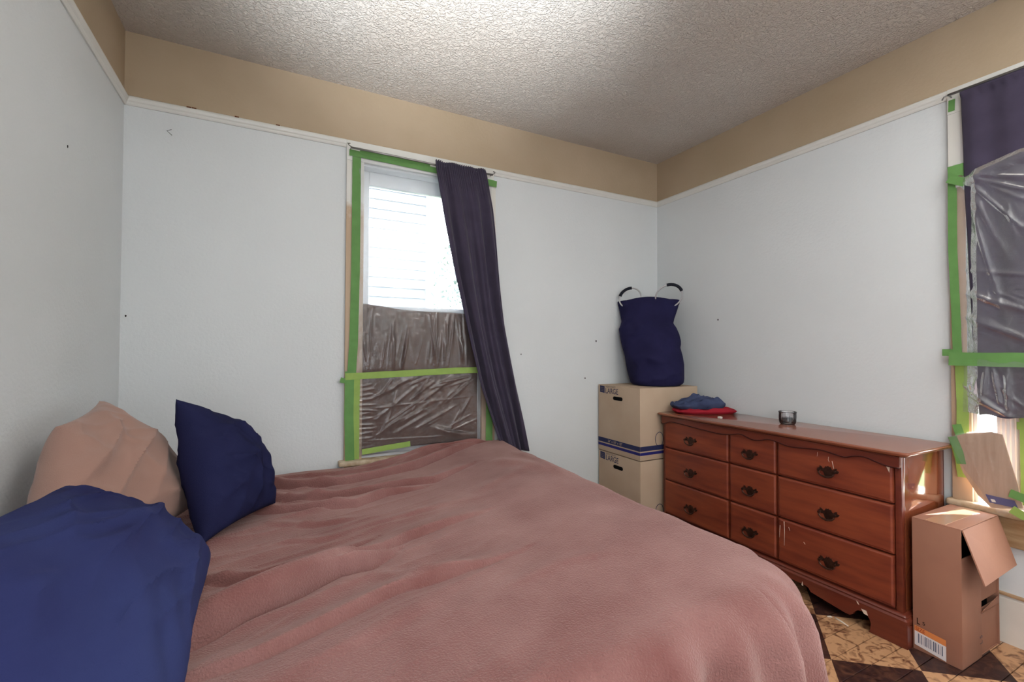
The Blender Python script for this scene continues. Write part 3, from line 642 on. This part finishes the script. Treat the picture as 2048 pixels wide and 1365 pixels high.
# face frame
cols = [(-.481, -.938), (-.949, -1.206), (-1.217, -1.690)]; rows = [(.553, .722), (.351, .545), (.140, .343)]
bm = bmesh.new()
bx(bm, X0-.002, X0+.022, Ya-.02, Ya, .12, .742, .0015); bx(bm, X0-.002, X0+.022, Yb, Yb+.022, .12, .742, .0015)
for yc in (-.9435, -1.2115): bx(bm, X0+.012, X0+.022, yc-.012, yc+.012, .12, .742, .0015)
for zc in (.132, .347, .549, .725): bx(bm, X0+.012, X0+.022, Yb+.02, Ya-.02, zc-.012, zc+.012, .0015)
frombm('face_frame', bm, M_wf, dr, True)
def bail(hy, hz, xs, par):
    """Chippendale bat-wing pull"""
    out = []
    half = [(0, .027), (.006, .021), (.010, .025), (.015, .014), (.022, .012), (.028, .020), (.036, .023), (.034, .014), (.045, .011), (.040, .002), (.031, -.001), (.023, .001), (.018, -.005), (.016, -.016), (.008, -.024), (0, -.028)]
    out = half+[(-a, b5) for a, b5 in half[::-1][1:-1]]
    h = prism('drawer_pull', [(hy+a, hz+b5) for a, b5 in out], lambda a, z, k: (xs-(0, .003)[k], a, z), M_brass, par, bev=.001)
    bm = bmesh.new()
    def tb(pts, r, sides=8):
        prev = None; ring = []
        pts = [Vector(p) for p in pts]
        for i, p in enumerate(pts):
            t = (pts[min(i+1, len(pts)-1)]-pts[max(i-1, 0)]).normalized(); ref = Vector((1, 0, 0)) if abs(t.x) < .9 else Vector((0, 0, 1)); nx_ = t.cross(ref).normalized(); ny_ = t.cross(nx_)
            rr_ = r[i] if isinstance(r, list) else r
            ring.append([bm.verts.new(p+nx_*math.cos(2*math.pi*j/sides)*rr_+ny_*math.sin(2*math.pi*j/sides)*rr_) for j in range(sides)])
        for A3, B3 in zip(ring, ring[1:]):
            for j in range(sides): bm.faces.new((A3[j], A3[(j+1) % sides], B3[(j+1) % sides], B3[j]))
        bm.faces.new(ring[0]); bm.faces.new(ring[-1])
    for s in (-1, 1): tb([(xs-.002, hy+s*.032, hz+.006), (xs-.012, hy+s*.032, hz+.006), (xs-.02, hy+s*.032, hz+.006)], [.005, .004, .0062])
    tb([(xs-.016, hy-.032, hz+.004), (xs-.019, hy-.031, hz-.006), (xs-.020, hy-.022, hz-.015), (xs-.021, hy-.010, hz-.018), (xs-.021, hy, hz-.020), (xs-.021, hy+.010, hz-.018), (xs-.020, hy+.022, hz-.015), (xs-.019, hy+.031, hz-.006), (xs-.016, hy+.032, hz+.004)], [.003, .003, .0034, .004, .0045, .004, .0034, .003, .003])
    bl = frombm('bail', bm, M_brass, par, True)
    return h
def scratch(par, pts, r, x): tube('scratch', [(x, a, z) for a, z in pts], r, M_scr, par, 5)
for ci, (ya, yb) in enumerate(cols):
    for ri, (za, zb) in enumerate(rows):
        bm = bmesh.new(); bx(bm, X0-.008, X0+.018, yb, ya, za, zb)
        f = [f for f in bm.faces if f.calc_center_median().x < X0-.007]
        fix(bm)
        r_ = bmesh.ops.inset_region(bm, faces=f, thickness=.004, depth=0)
        r_ = bmesh.ops.inset_region(bm, faces=f, thickness=.007, depth=.004)
        r_ = bmesh.ops.inset_region(bm, faces=f, thickness=.003, depth=.0005)
        d = frombm('drawer', bm, M_wd, dr, False)
        hy = (-.688, -1.070, -1.450)[ci]; hz = (.620, .431, .218)[ri]
        # handles are sub-parts of each drawer
        h = bail(hy, hz, X0-.0127, d)
        if ci == 2 and ri == 0:
            scratch(d, [(-1.466, .672), (-1.470, .655), (-1.473, .640)], .0011, X0-.013); scratch(d, [(-1.452, .688), (-1.450, .675), (-1.455, .665)], .0008, X0-.013); scratch(d, [(-1.405, .70), (-1.403, .68)], .0006, X0-.013)
            pyd('paint_chip', [(X0-.0135, -1.668, .698), (X0-.0135, -1.682, .699), (X0-.0135, -1.680, .672)], [(0, 1, 2)], M_scr, d)
        if ci == 2 and ri == 2:
            scratch(d, [(-1.248, .335), (-1.25, .29), (-1.248, .22)], .0011, X0-.013); scratch(d, [(-1.228, .31), (-1.224, .25)], .0009, X0-.013); scratch(d, [(-1.27, .315), (-1.276, .30)], .0008, X0-.013); scratch(d, [(-1.34, .27), (-1.347, .262)], .0012, X0-.013)
# scalloped apron under the top
ap = [(-.463, .712), (-.48, .710), (-.53, .727), (-.60, .728), (-.68, .723), (-.80, .716), (-.90, .713), (-.956, .719), (-1.02, .732), (-1.06, .722), (-1.089, .715), (-1.122, .716), (-1.171, .730), (-1.21, .729), (-1.26, .718), (-1.30, .716), (-1.36, .722), (-1.42, .727), (-1.466, .722), (-1.521, .715), (-1.56, .728), (-1.60, .731), (-1.64, .720), (-1.68, .712), (-1.716, .712)]
pp = []
for i in range(len(ap)-1):
    for t in range(4):
        f_ = t/4; p0 = ap[max(i-1, 0)]; p1_ = ap[i]; p2_ = ap[i+1]; p3_ = ap[min(i+2, len(ap)-1)]
        zz = .5*((2*p1_[1])+(-p0[1]+p2_[1])*f_+(2*p0[1]-5*p1_[1]+4*p2_[1]-p3_[1])*f_*f_+(-p0[1]+3*p1_[1]-3*p2_[1]+p3_[1])*f_**3)
        pp.append((p1_[0]+(p2_[0]-p1_[0])*f_, zz-.012))
pp.append((-1.716, .700))
prism('scalloped_apron', pp+[(-1.716, .742), (-.463, .742)], lambda a, z, k: (X0-(.002, .021)[k], a, z), M_wf, dr, bev=.003)
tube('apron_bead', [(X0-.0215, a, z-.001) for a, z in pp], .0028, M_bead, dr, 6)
# top with cove and rounded nose
def ring_prism(name, prof, x0, x1, y0, y1, rcorn, m):
    """moulding slab: prof [(outset, z)], footprint with rounded front corners"""
    def foot(o_):
        pts = [(x1, y1+o_), (x1, y0-o_)]
        r_ = rcorn
        for (cx, cy, a0) in ((x0-o_+r_, y0-o_+r_, 270), (x0-o_+r_, y1+o_-r_, 180)):
            for i in range(7):
                an = math.radians(a0-i*15); pts.append((cx+r_*math.cos(an), cy+r_*math.sin(an)))
        return pts
    bm = bmesh.new(); rings = [[bm.verts.new((x, y, z)) for x, y in foot(o_)] for o_, z in prof]
    k = len(rings[0])
    for A3, B3 in zip(rings, rings[1:]):
        for j in range(k): bm.faces.new((A3[j], A3[(j+1) % k], B3[(j+1) % k], B3[j]))
    bm.faces.new(rings[0]); bm.faces.new(rings[-1]); return frombm(name, bm, m, dr, True)
ring_prism('top', [(.004, .738), (.012, .740), (.016, .744), (.026, .747), (.031, .752), (.032, .757), (.029, .761), (.024, .763)], X0-.003, 3.215, Yb, Ya, .022, M_wt)
# base moulding and bracket feet
ring_prism('base_moulding', [(.018, .088), (.019, .105), (.012, .112), (.014, .118), (.010, .124), (.004, .127)], X0, 3.185, Yb, Ya, .008, M_wf)
def footprof():
    L_ = Ya-Yb; half = [(0, 0), (.112, 0), (.104, .018), (.102, .040), (.107, .056), (.119, .069), (.136, .075), (.153, .071), (.166, .058), (.172, .042), (.184, .033), (.20, .034), (.32, .052), (.345, .055), (.352, .072), (.37, .078), (L_/2, .078)]
    full = [(-.019, 0)]+half[1:]+[(L_-a, z) for a, z in half[::-1][1:-1]]+[(L_+.019, 0)]
    return [(Yb+a, z) for a, z in full]+[(Ya+.019, .09), (Yb-.019, .09)]
prism('bracket_base', footprof(), lambda a, z, k: (X0-(.0, .018)[k], a, z), M_wf, dr, bev=.002)
sidep = [(X0+.0005, 0), (X0+.07, 0), (X0+.08, .04), (X0+.11, .065), (3.07, .065), (3.10, .04), (3.11, 0), (3.185, 0), (3.185, .09), (X0+.0005, .09)]
for ya in (Yb-.0185, Ya+.0025): prism('side_base', sidep, lambda a, z, k, ya=ya: (a, ya+(0, .016)[k], z), M_wf, dr)
def chipq(pts, x=X0-.0195):
    o = pyd('paint_chip', [(x, a, z) for a, z in pts], [tuple(range(len(pts)))], M_scr, dr); s = o.modifiers.new('t', 'SOLIDIFY'); s.thickness = .0008
chipq([(-1.578, .083), (-1.597, .083), (-1.603, .066), (-1.588, .067)]); chipq([(-1.560, .108), (-1.567, .104), (-1.571, .094), (-1.564, .098)]); chipq([(-1.336, .088), (-1.332, .070), (-1.340, .068)])
keep(dr); tag(dr, 'wide reddish brown wooden dresser with nine drawers and brass pulls', 'dresser')

# ---- things on the dresser
M_denim = mat('blue_denim', srgb(70, 79, 108), .85, .15, col2=srgb(50, 57, 84), noise_scale=14, bump=.4, bump_scale=350)
M_red = mat('red_cloth', srgb(158, 34, 48), .85, .15, noise_amt=.25, noise_scale=8, bump=.4, bump_scale=350)
def folded(name, cx, cy, z0, ax_, ay_, ang, hfn, m, layers=2, nn=70, sq=3.2, parent=None):
    """soft folded garment: superellipse plan, rounded rim, height field"""
    bm = bmesh.new(); ca, sa = math.cos(ang), math.sin(ang); grid_ = {}
    K, Rn = 84, 26; rings = []
    for side in (1, 0):
        for i in range(Rn+1):
            r_ = i/Rn; r_ = 1-(1-r_)**1.6 if side else r_
            row = []
            for j in range(K):
                t = 2*math.pi*j/K; c_, s_ = math.cos(t), math.sin(t)
                k_ = 1/((abs(c_)**sq+abs(s_)**sq)**(1/sq)); a = c_*k_*r_; b6 = s_*k_*r_
                wob = 1+.05*nz(a*2, b6*2, cx*9)
                x, y = a*ax_*wob, b6*ay_*wob
                hh = hfn(a, b6)*(1+.22*(1-abs(nz(a*1.6+cx*5, b6*2.6+a, 4)))**7-.12*(1-abs(nz(a*2.2, b6*1.8-a, 14)))**8); rim = max(0, 1-r_**7)**.5
                z = hh*(.5+.5*rim) if side else hh*(.5-.5*rim)
                if side == 0 and r_ < .9: z = 0
                lay = .004*math.sin(z/max(hh, .01)*math.pi*2*layers) if r_ > .95 else 0
                row.append((cx+(x*(1+lay/.1)*ca-y*sa), cy+(x*sa+y*ca), z0+max(0, z)))
            rings.append(row)
    top, bot = rings[:Rn+1], rings[Rn+1:][::-1]
    allr = top+bot[1:]
    V = [[bm.verts.new(p) for p in row] for row in allr]
    for A3, B3 in zip(V, V[1:]):
        for j in range(K): bm.faces.new((A3[j], A3[(j+1) % K], B3[(j+1) % K], B3[j]))
    bmesh.ops.remove_doubles(bm, verts=bm.verts, dist=.0004)
    return frombm(name, bm, m, parent, True)
zt = .7635
red = folded('folded_shirt', 3.045, -.590, zt, .085, .195, math.radians(67), lambda a, b6: .030+.006*nz(a*2, b6*2, 1)+.004*math.sin(b6*7+a*3), M_red, 1)
tag(red, 'folded red garment lying under the blue jeans on the dresser', 'clothes')
def hj(a, b6):
    h_ = .046+.030*math.exp(-((b6-.02)/.32)**2-((a-.1)/.7)**2)+.012*math.exp(-((b6+.55)/.3)**2)-.010*math.exp(-((b6-.85)/.3)**2)
    return h_+.006*math.sin(a*9+b6*4)*(1-abs(a))+.006*nz(a*4, b6*4, 2)
je = folded('folded_jeans', 3.015, -.565, zt+.030, .080, .168, math.radians(67), hj, M_denim, 2)
# cuffs and hem rolls in front
def roll(name, pts, r, par, m): tube(name, pts, r, m, par, 12)
roll('hem_roll', [(2.880, -.53, zt+.042), (2.92, -.565, zt+.046), (2.965, -.605, zt+.046), (3.01, -.635, zt+.042)], [.012, .018, .019, .010], je, M_denim)
roll('trouser_leg', [(2.92, -.50, zt+.060), (2.965, -.54, zt+.072), (3.02, -.58, zt+.074), (3.10, -.64, zt+.058)], [.012, .022, .024, .014], je, M_denim)
box('tag_label', 2.886, 2.892, -.505, -.490, zt+.058, zt+.066, M_lab, je, bev=.001)
tag(je, 'folded blue denim jeans on top of the red garment on the dresser', 'clothes')
M_wax = mat('dark_teal_wax', srgb(26, 48, 56), .35, .5)
ca_ = empty('glass_candle', (3.085, -1.10, zt))
lathe('jar', [(.001, 0), (.032, 0), (.038, .006), (.041, .02), (.042, .045), (.0415, .060), (.0435, .064), (.0435, .068), (.0405, .068), (.0390, .060), (.0395, .045), (.0385, .02), (.035, .009), (.001, .008)], M_jar, ca_, 60, (3.085, -1.10, zt), .01)
lathe('wax', [(.001, .009), (.034, .010), (.038, .02), (.039, .034), (.001, .034)], M_wax, ca_, 40, (3.085, -1.10, zt))
for k, (dx, dy) in enumerate(((-.008, .004), (.010, -.006))): tube('wick', [(3.085+dx, -1.10+dy, zt+.033), (3.086+dx, -1.10+dy, zt+.044)], .0011, M_dark, ca_, 6)
keep(ca_); tag(ca_, 'ribbed glass candle jar with dark teal wax on the dresser', 'candle')
bcap = box('paper_scrap', 2.918, 2.936, -.812, -.790, zt, zt+.011, M_lab, None, bev=.003); tag(bcap, 'tiny white scrap lying on the dresser in front of the red garment', 'scrap')

# ================================================================ CARDBOARD BOXES
M_card = mat('kraft_cardboard', srgb(190, 168, 146), .75, .2, col2=srgb(182, 159, 136), noise_scale=5, bump=.12, bump_scale=90)
M_card2 = mat('reddish_cardboard', srgb(164, 118, 96), .7, .25, col2=srgb(152, 107, 88), noise_scale=5, bump=.1, bump_scale=90)
M_ink = mat('navy_print', srgb(44, 48, 84), .7, .2); M_ink2 = mat('blue_print_stripe', srgb(40, 40, 108), .7, .2); M_grey = mat('grey_print', srgb(96, 86, 92), .7, .2)
M_cardlt = mat('pale_print', srgb(178, 158, 140), .7, .2)
def text(name, body, size, m, parent, origin, udir, vdir, wscale=1.0):
    cu_ = bpy.data.curves.new(name, 'FONT'); cu_.body = body; cu_.size = size; cu_.extrude = .0002
    tmp = bpy.data.objects.new(name, cu_); C.objects.link(tmp)
    me = bpy.data.meshes.new_from_object(tmp.evaluated_get(bpy.context.evaluated_depsgraph_get())); bpy.data.objects.remove(tmp)
    u_, v_ = Vector(udir), Vector(vdir); n_ = u_.cross(v_); O_ = Vector(origin)
    for v in me.vertices: v.co = O_+u_*v.co.x*wscale+v_*v.co.y+n_*v.co.z
    me.name = name; me.materials.clear(); return link(name, me, m, parent)
def moving_box(z0, z1, label, dx=0, bandless=False):
    r = empty('moving_box', (2.9, -.21, z0)); x0, x1, y0, y1 = 2.66+dx, 3.172, -.428, -.012; t = .005
    box('box_wall', x0, x0+t, y0, y1, z0, z1, M_card, r, bev=.001); box('box_wall', x1-t, x1, y0, y1, z0, z1, M_card, r, bev=.001)
    box('box_wall', x0+t, x1-t, y0, y0+t, z0, z1, M_card, r, bev=.001); box('box_wall', x0+t, x1-t, y1-t, y1, z0, z1, M_card, r, bev=.001)
    box('box_bottom', x0+t, x1-t, y0+t, y1-t, z0, z0+t, M_card, r, bev=0)
    ym = (y0+y1)/2
    def flap(ya, yb, rise):
        vs = [(x0+.003, ya, z1-.001), (x1-.003, ya, z1-.001), (x1-.003, yb, z1+rise), (x0+.003, yb, z1+rise), (x0+.003, ya, z1-.005), (x1-.003, ya, z1-.005), (x1-.003, yb, z1+rise-.004), (x0+.003, yb, z1+rise-.004)]
        pyd('flap', vs, [(0, 1, 2, 3), (7, 6, 5, 4), (0, 4, 5, 1), (1, 5, 6, 2), (2, 6, 7, 3), (3, 7, 4, 0)], M_card, r)
    flap(y0+.002, ym-.001, -.0005); flap(y1-.002, ym+.001, -.0005)
    xs = x0-.0006
    # printed badge, LARGE, hand hole
    pyd('badge', [(xs, -.030, z1-.006), (xs, -.080, z1-.009), (xs, -.080, z1-.056), (xs, -.030, z1-.052)], [(0, 1, 2, 3)], M_ink, r)
    for k in range(3): pyd('badge_line', [(xs-.0004, -.038, z1-.017-k*.011), (xs-.0004, -.072, z1-.019-k*.011), (xs-.0004, -.072, z1-.024-k*.011), (xs-.0004, -.038, z1-.022-k*.011)], [(0, 1, 2, 3)], M_grey, r)
    text('size_lettering', 'LARGE', .052, M_ink, r, (xs, -.088, z1-.056), (0, -1, 0), (0, 0, 1), .86)
    text('small_lettering', 'HEAVY DUTY', .017, M_grey, r, (xs, -.092, z1-.016), (0, -1, 0), (0, 0, 1), 1.0)
    hp = [(-.172-.006+.046*0, 0)]
    pts = []
    for c, a0 in ((-.182, 90), (-.252, 270)):
        for i in range(9):
            an = math.radians(a0+(-i*22.5 if a0 == 90 else -i*22.5)); pts.append((c+.013*math.cos(an)*1.0, z1-.083+.0125*math.sin(an)))
    pts = [(-.182+.013*math.cos(math.radians(90-i*22.5)), z1-.083+.0125*math.sin(math.radians(90-i*22.5))) for i in range(9)]+[(-.252+.013*math.cos(math.radians(270-i*22.5)), z1-.083+.0125*math.sin(math.radians(270-i*22.5))) for i in range(9)]
    prism('hand_hole', pts, lambda a, z, k: (x0+(-.0006, .004)[k], a, z), M_dark, r)
    for (za, zb, m_) in ((z0+.058, z0+.088, M_ink), (z0+.032, z0+.050, M_ink2)):
        pyd('printed_band', [(xs, y1, za), (xs, y0, za), (xs, y0, zb), (xs, y1, zb)], [(0, 1, 2, 3)], m_, r)
        pyd('printed_band', [(x0, y0-.0006, za), (x1, y0-.0006, za), (x1, y0-.0006, zb), (x0, y0-.0006, zb)], [(0, 1, 2, 3)], m_, r)
    text('band_lettering', '24" x 18" x 18"', .024, M_cardlt, r, (xs-.0005, -.115, z0+.065), (0, -1, 0), (0, 0, 1), 1.0)
    # light-bulb outline print on the face towards the bed
    ring = [(2.822+.034*math.sin(a), y0-.001, z0+.125+.045*math.cos(a)) for a in np.linspace(0, 2*math.pi, 28)[:-1]]
    tube('bulb_print', ring, .0018, M_ink, r, 5, True)
    keep(r); tag(r, label, 'box', 'moving boxes stacked in the corner'); return r
moving_box(.003, .457, 'lower of two stacked brown moving boxes, standing on the floor behind the bed', .003)
mb = moving_box(.463, .917, 'upper of two stacked brown moving boxes, under the navy laundry bag')

# open box beside the dresser
ob = empty('cardboard_box', (3.0, -1.8, 0)); x0, x1, y0, y1, z1 = 2.850, 3.185, -1.872, -1.726, .505; t = .004
box('box_wall', x0, x0+t, y0, y1, 0, z1, M_card2, ob, bev=.001); box('box_wall', x1-t, x1, y0, y1, 0, z1, M_card2, ob, bev=.001)
box('box_wall', x0+t, x1-t, y1-t, y1, 0, z1, M_card2, ob, bev=.001); box('box_top', x0, x1, y0, y1, z1, z1+t, M_card2, ob, bev=.001); box('box_bottom', x0+t, x1-t, y0+t, y1-t, .0, t, M_card2, ob, bev=0)
# open end (towards the camera): left inner flap, lower flap and upper inner flap with a gap between
box('inner_flap', x0+.004, 3.018, y0, y0+t, 0, .40, M_card2, ob, bev=.001); box('lower_flap', 3.010, x1-.002, y0+.006, y0+.010, 0, .175, M_card2, ob, bev=.001)
def plate(name, q, th, m, par):
    P = [Vector(p) for p in q]; n_ = (P[1]-P[0]).cross(P[2]-P[0]).normalized()*th; vs = P+[p+n_ for p in P]
    return pyd(name, vs, [(0, 1, 2, 3), (7, 6, 5, 4), (0, 4, 5, 1), (1, 5, 6, 2), (2, 6, 7, 3), (3, 7, 4, 0)], m, par)
plate('upper_flap', [(3.012, y0+.012, .20), (x1-.003, y0+.012, .20), (x1-.003, y0+.004, .43), (3.012, y0+.004, .43)], .004, M_card2, ob)
plate('lower_flap_lip', [(3.012, y0+.004, .16), (x1-.003, y0+.004, .16), (x1-.003, y0+.002, .192), (3.012, y0-.006, .180)], .003, M_card2, ob)
plate('open_flap', [(x0+.012, y0-.001, z1), (x1-.002, y0-.001, z1), (3.145, y0-.062, .345), (2.815, y0-.075, .345)], .004, M_card2, ob)
box('inside_shade', x0+.02, x1-.02, y0+.03, y0+.034, .01, .49, M_dark, ob, bev=0)  # black sheet standing in for the shade inside the open box
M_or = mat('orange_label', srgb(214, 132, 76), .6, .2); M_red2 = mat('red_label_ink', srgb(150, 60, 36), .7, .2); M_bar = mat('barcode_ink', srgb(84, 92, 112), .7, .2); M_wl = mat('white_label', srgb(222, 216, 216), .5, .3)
xs = x0-.0006
pyd('label', [(xs, -1.731, .073), (xs, -1.826, .060), (xs, -1.826, .004), (xs, -1.731, .018)], [(0, 1, 2, 3)], M_wl, ob)
pyd('label_band', [(xs-.0003, -1.731, .092), (xs-.0003, -1.826, .083), (xs-.0003, -1.826, .060), (xs-.0003, -1.731, .072)], [(0, 1, 2, 3)], M_or, ob)
text('label_lettering', 'SIZE', .020, M_red2, ob, (xs-.0008, -1.734, .075), (0, -1, -.11), (0, 0, 1), .8)
for k in range(15):
    y = -1.742-k*.0051; w_ = (.0028, .0014, .0022, .001, .003)[k % 5]; zz = .066+(y+1.731)*.13
    pyd('barcode_bar', [(xs-.0003, y, zz), (xs-.0003, y-w_, zz), (xs-.0003, y-w_, zz-.036), (xs-.0003, y, zz-.036)], [(0, 1, 2, 3)], M_bar, ob)
text('box_lettering', 'L', .034, M_dark, ob, (xs, -1.737, .100), (0, -1, 0), (0, 0, 1), .7); text('box_lettering', '5', .018, M_dark, ob, (xs, -1.755, .104), (0, -1, 0), (0, 0, 1), 1.1)
text('box_lettering', 'L 5', .03, M_grey, ob, (3.02, y0-.0006, .05), (0, 0, 1), (-1, 0, 0), .9)
M_ctape = mat('clear_packing_tape', srgb(186, 146, 116), .12, .6, coat=.6)
box('packing_tape', x0+.005, x1-.002, -1.825, -1.765, z1+t, z1+t+.0008, M_ctape, ob, bev=0)
keep(ob); ob.location.y -= .011; tag(ob, 'tall narrow reddish cardboard box with open flaps beside the dresser', 'box')

# ================================================================ LAUNDRY BAG
M_bag = mat('navy_bag_fabric', srgb(37, 35, 72), .85, .15, col2=srgb(28, 26, 56), noise_scale=7, bump=.4, bump_scale=320)
M_foam = mat('black_foam_grip', srgb(32, 34, 44), .8, .2)
lb = empty('laundry_bag', (2.97, -.21, .9175))
wv = Vector((.707, -.707, 0)); dv = Vector((.707, .707, 0)); P0 = Vector((2.965, -.215, 0))
Lf = [(.918, -.125), (.935, -.145), (.955, -.150), (1.009, -.165), (1.123, -.185), (1.205, -.208), (1.26, -.218), (1.309, -.226), (1.34, -.214), (1.366, -.208), (1.43, -.220), (1.511, -.236), (1.52, -.236)]
Rf = [(.918, .185), (.935, .210), (.965, .214), (1.061, .214), (1.12, .205), (1.177, .190), (1.20, .194), (1.225, .194), (1.27, .184), (1.315, .166), (1.347, .145), (1.38, .152), (1.454, .176), (1.502, .188), (1.52, .188)]
K = 72; lev = 60; vs = []; fs = []
for j in range(lev+1):
    f_ = j/lev; z = .9195+f_*(1.520-.9195)
    a = interp(Lf, z); c = interp(Rf, z); mid = (a+c)/2; hw = (c-a)/2; dep = interp([(0, .150), (.05, .165), (.3, .16), (.6, .12), (.85, .07), (1, .050)], f_)
    dmid = interp([(0, -.01), (.5, .01), (1, .05)], f_)
    for k in range(K):
        an = 2*math.pi*k/K; cc, ss = math.cos(an), math.sin(an)
        wr_ = 1+.08*nz(cc*2+3, ss*2, z*9)+.10*(1-abs(nz(cc*1.5+z*3, ss*1.5, z*8)))**6*(1 if .05 < f_ < .95 else .2)+.018*math.sin(z*55+3*cc+4*nz(cc*2, ss*2, z*3))*(1 if .1 < f_ < .95 else .2)
        p = P0+wv*(mid+hw*cc*(1 if abs(cc) > .85 else 1))+dv*(dmid+dep*ss*wr_)
        zz = z+(.010*math.cos(an*2)*-1+ .006*math.sin(3*an) if j >= lev-3 else 0)
        p.x = min(p.x, W-.008); p.y = min(p.y, -.008)
        vs.append((p.x, p.y, zz))
for j in range(lev):
    for k in range(K): fs.append((j*K+k, j*K+(k+1) % K, (j+1)*K+(k+1) % K, (j+1)*K+k))
fs.append(tuple(range(K))[::-1])
bo = pyd('bag_body', vs, fs, M_bag, lb, True); s = bo.modifiers.new('t', 'SOLIDIFY'); s.thickness = .003; s.offset = -1
def handle(cw, cz, rw, rz, d0, grip, tilt):
    ring = []
    for i in range(40):
        an = 2*math.pi*i/40; p = P0+wv*(cw+rw*math.cos(an)*1.0)+dv*(d0+tilt*math.sin(an)); ring.append(Vector((min(p.x, W-.01), min(p.y, -.01), cz+rz*math.sin(an)+.12*rw*math.cos(an))))
    h = tube('handle_ring', ring, .0055, M_chrome, lb, 10, True)
    seg = [ring[i % 40] for i in grip]; g = tube('foam_grip', seg, .0105, M_foam, h, 12)
handle(-.148, 1.535, .074, .072, .03, range(9, 19), .02)
handle(.115, 1.535, .088, .078, .0, range(2, 12), -.02)
keep(lb); tag(lb, 'navy fabric laundry bag with two ring handles on the stacked boxes', 'laundry bag')
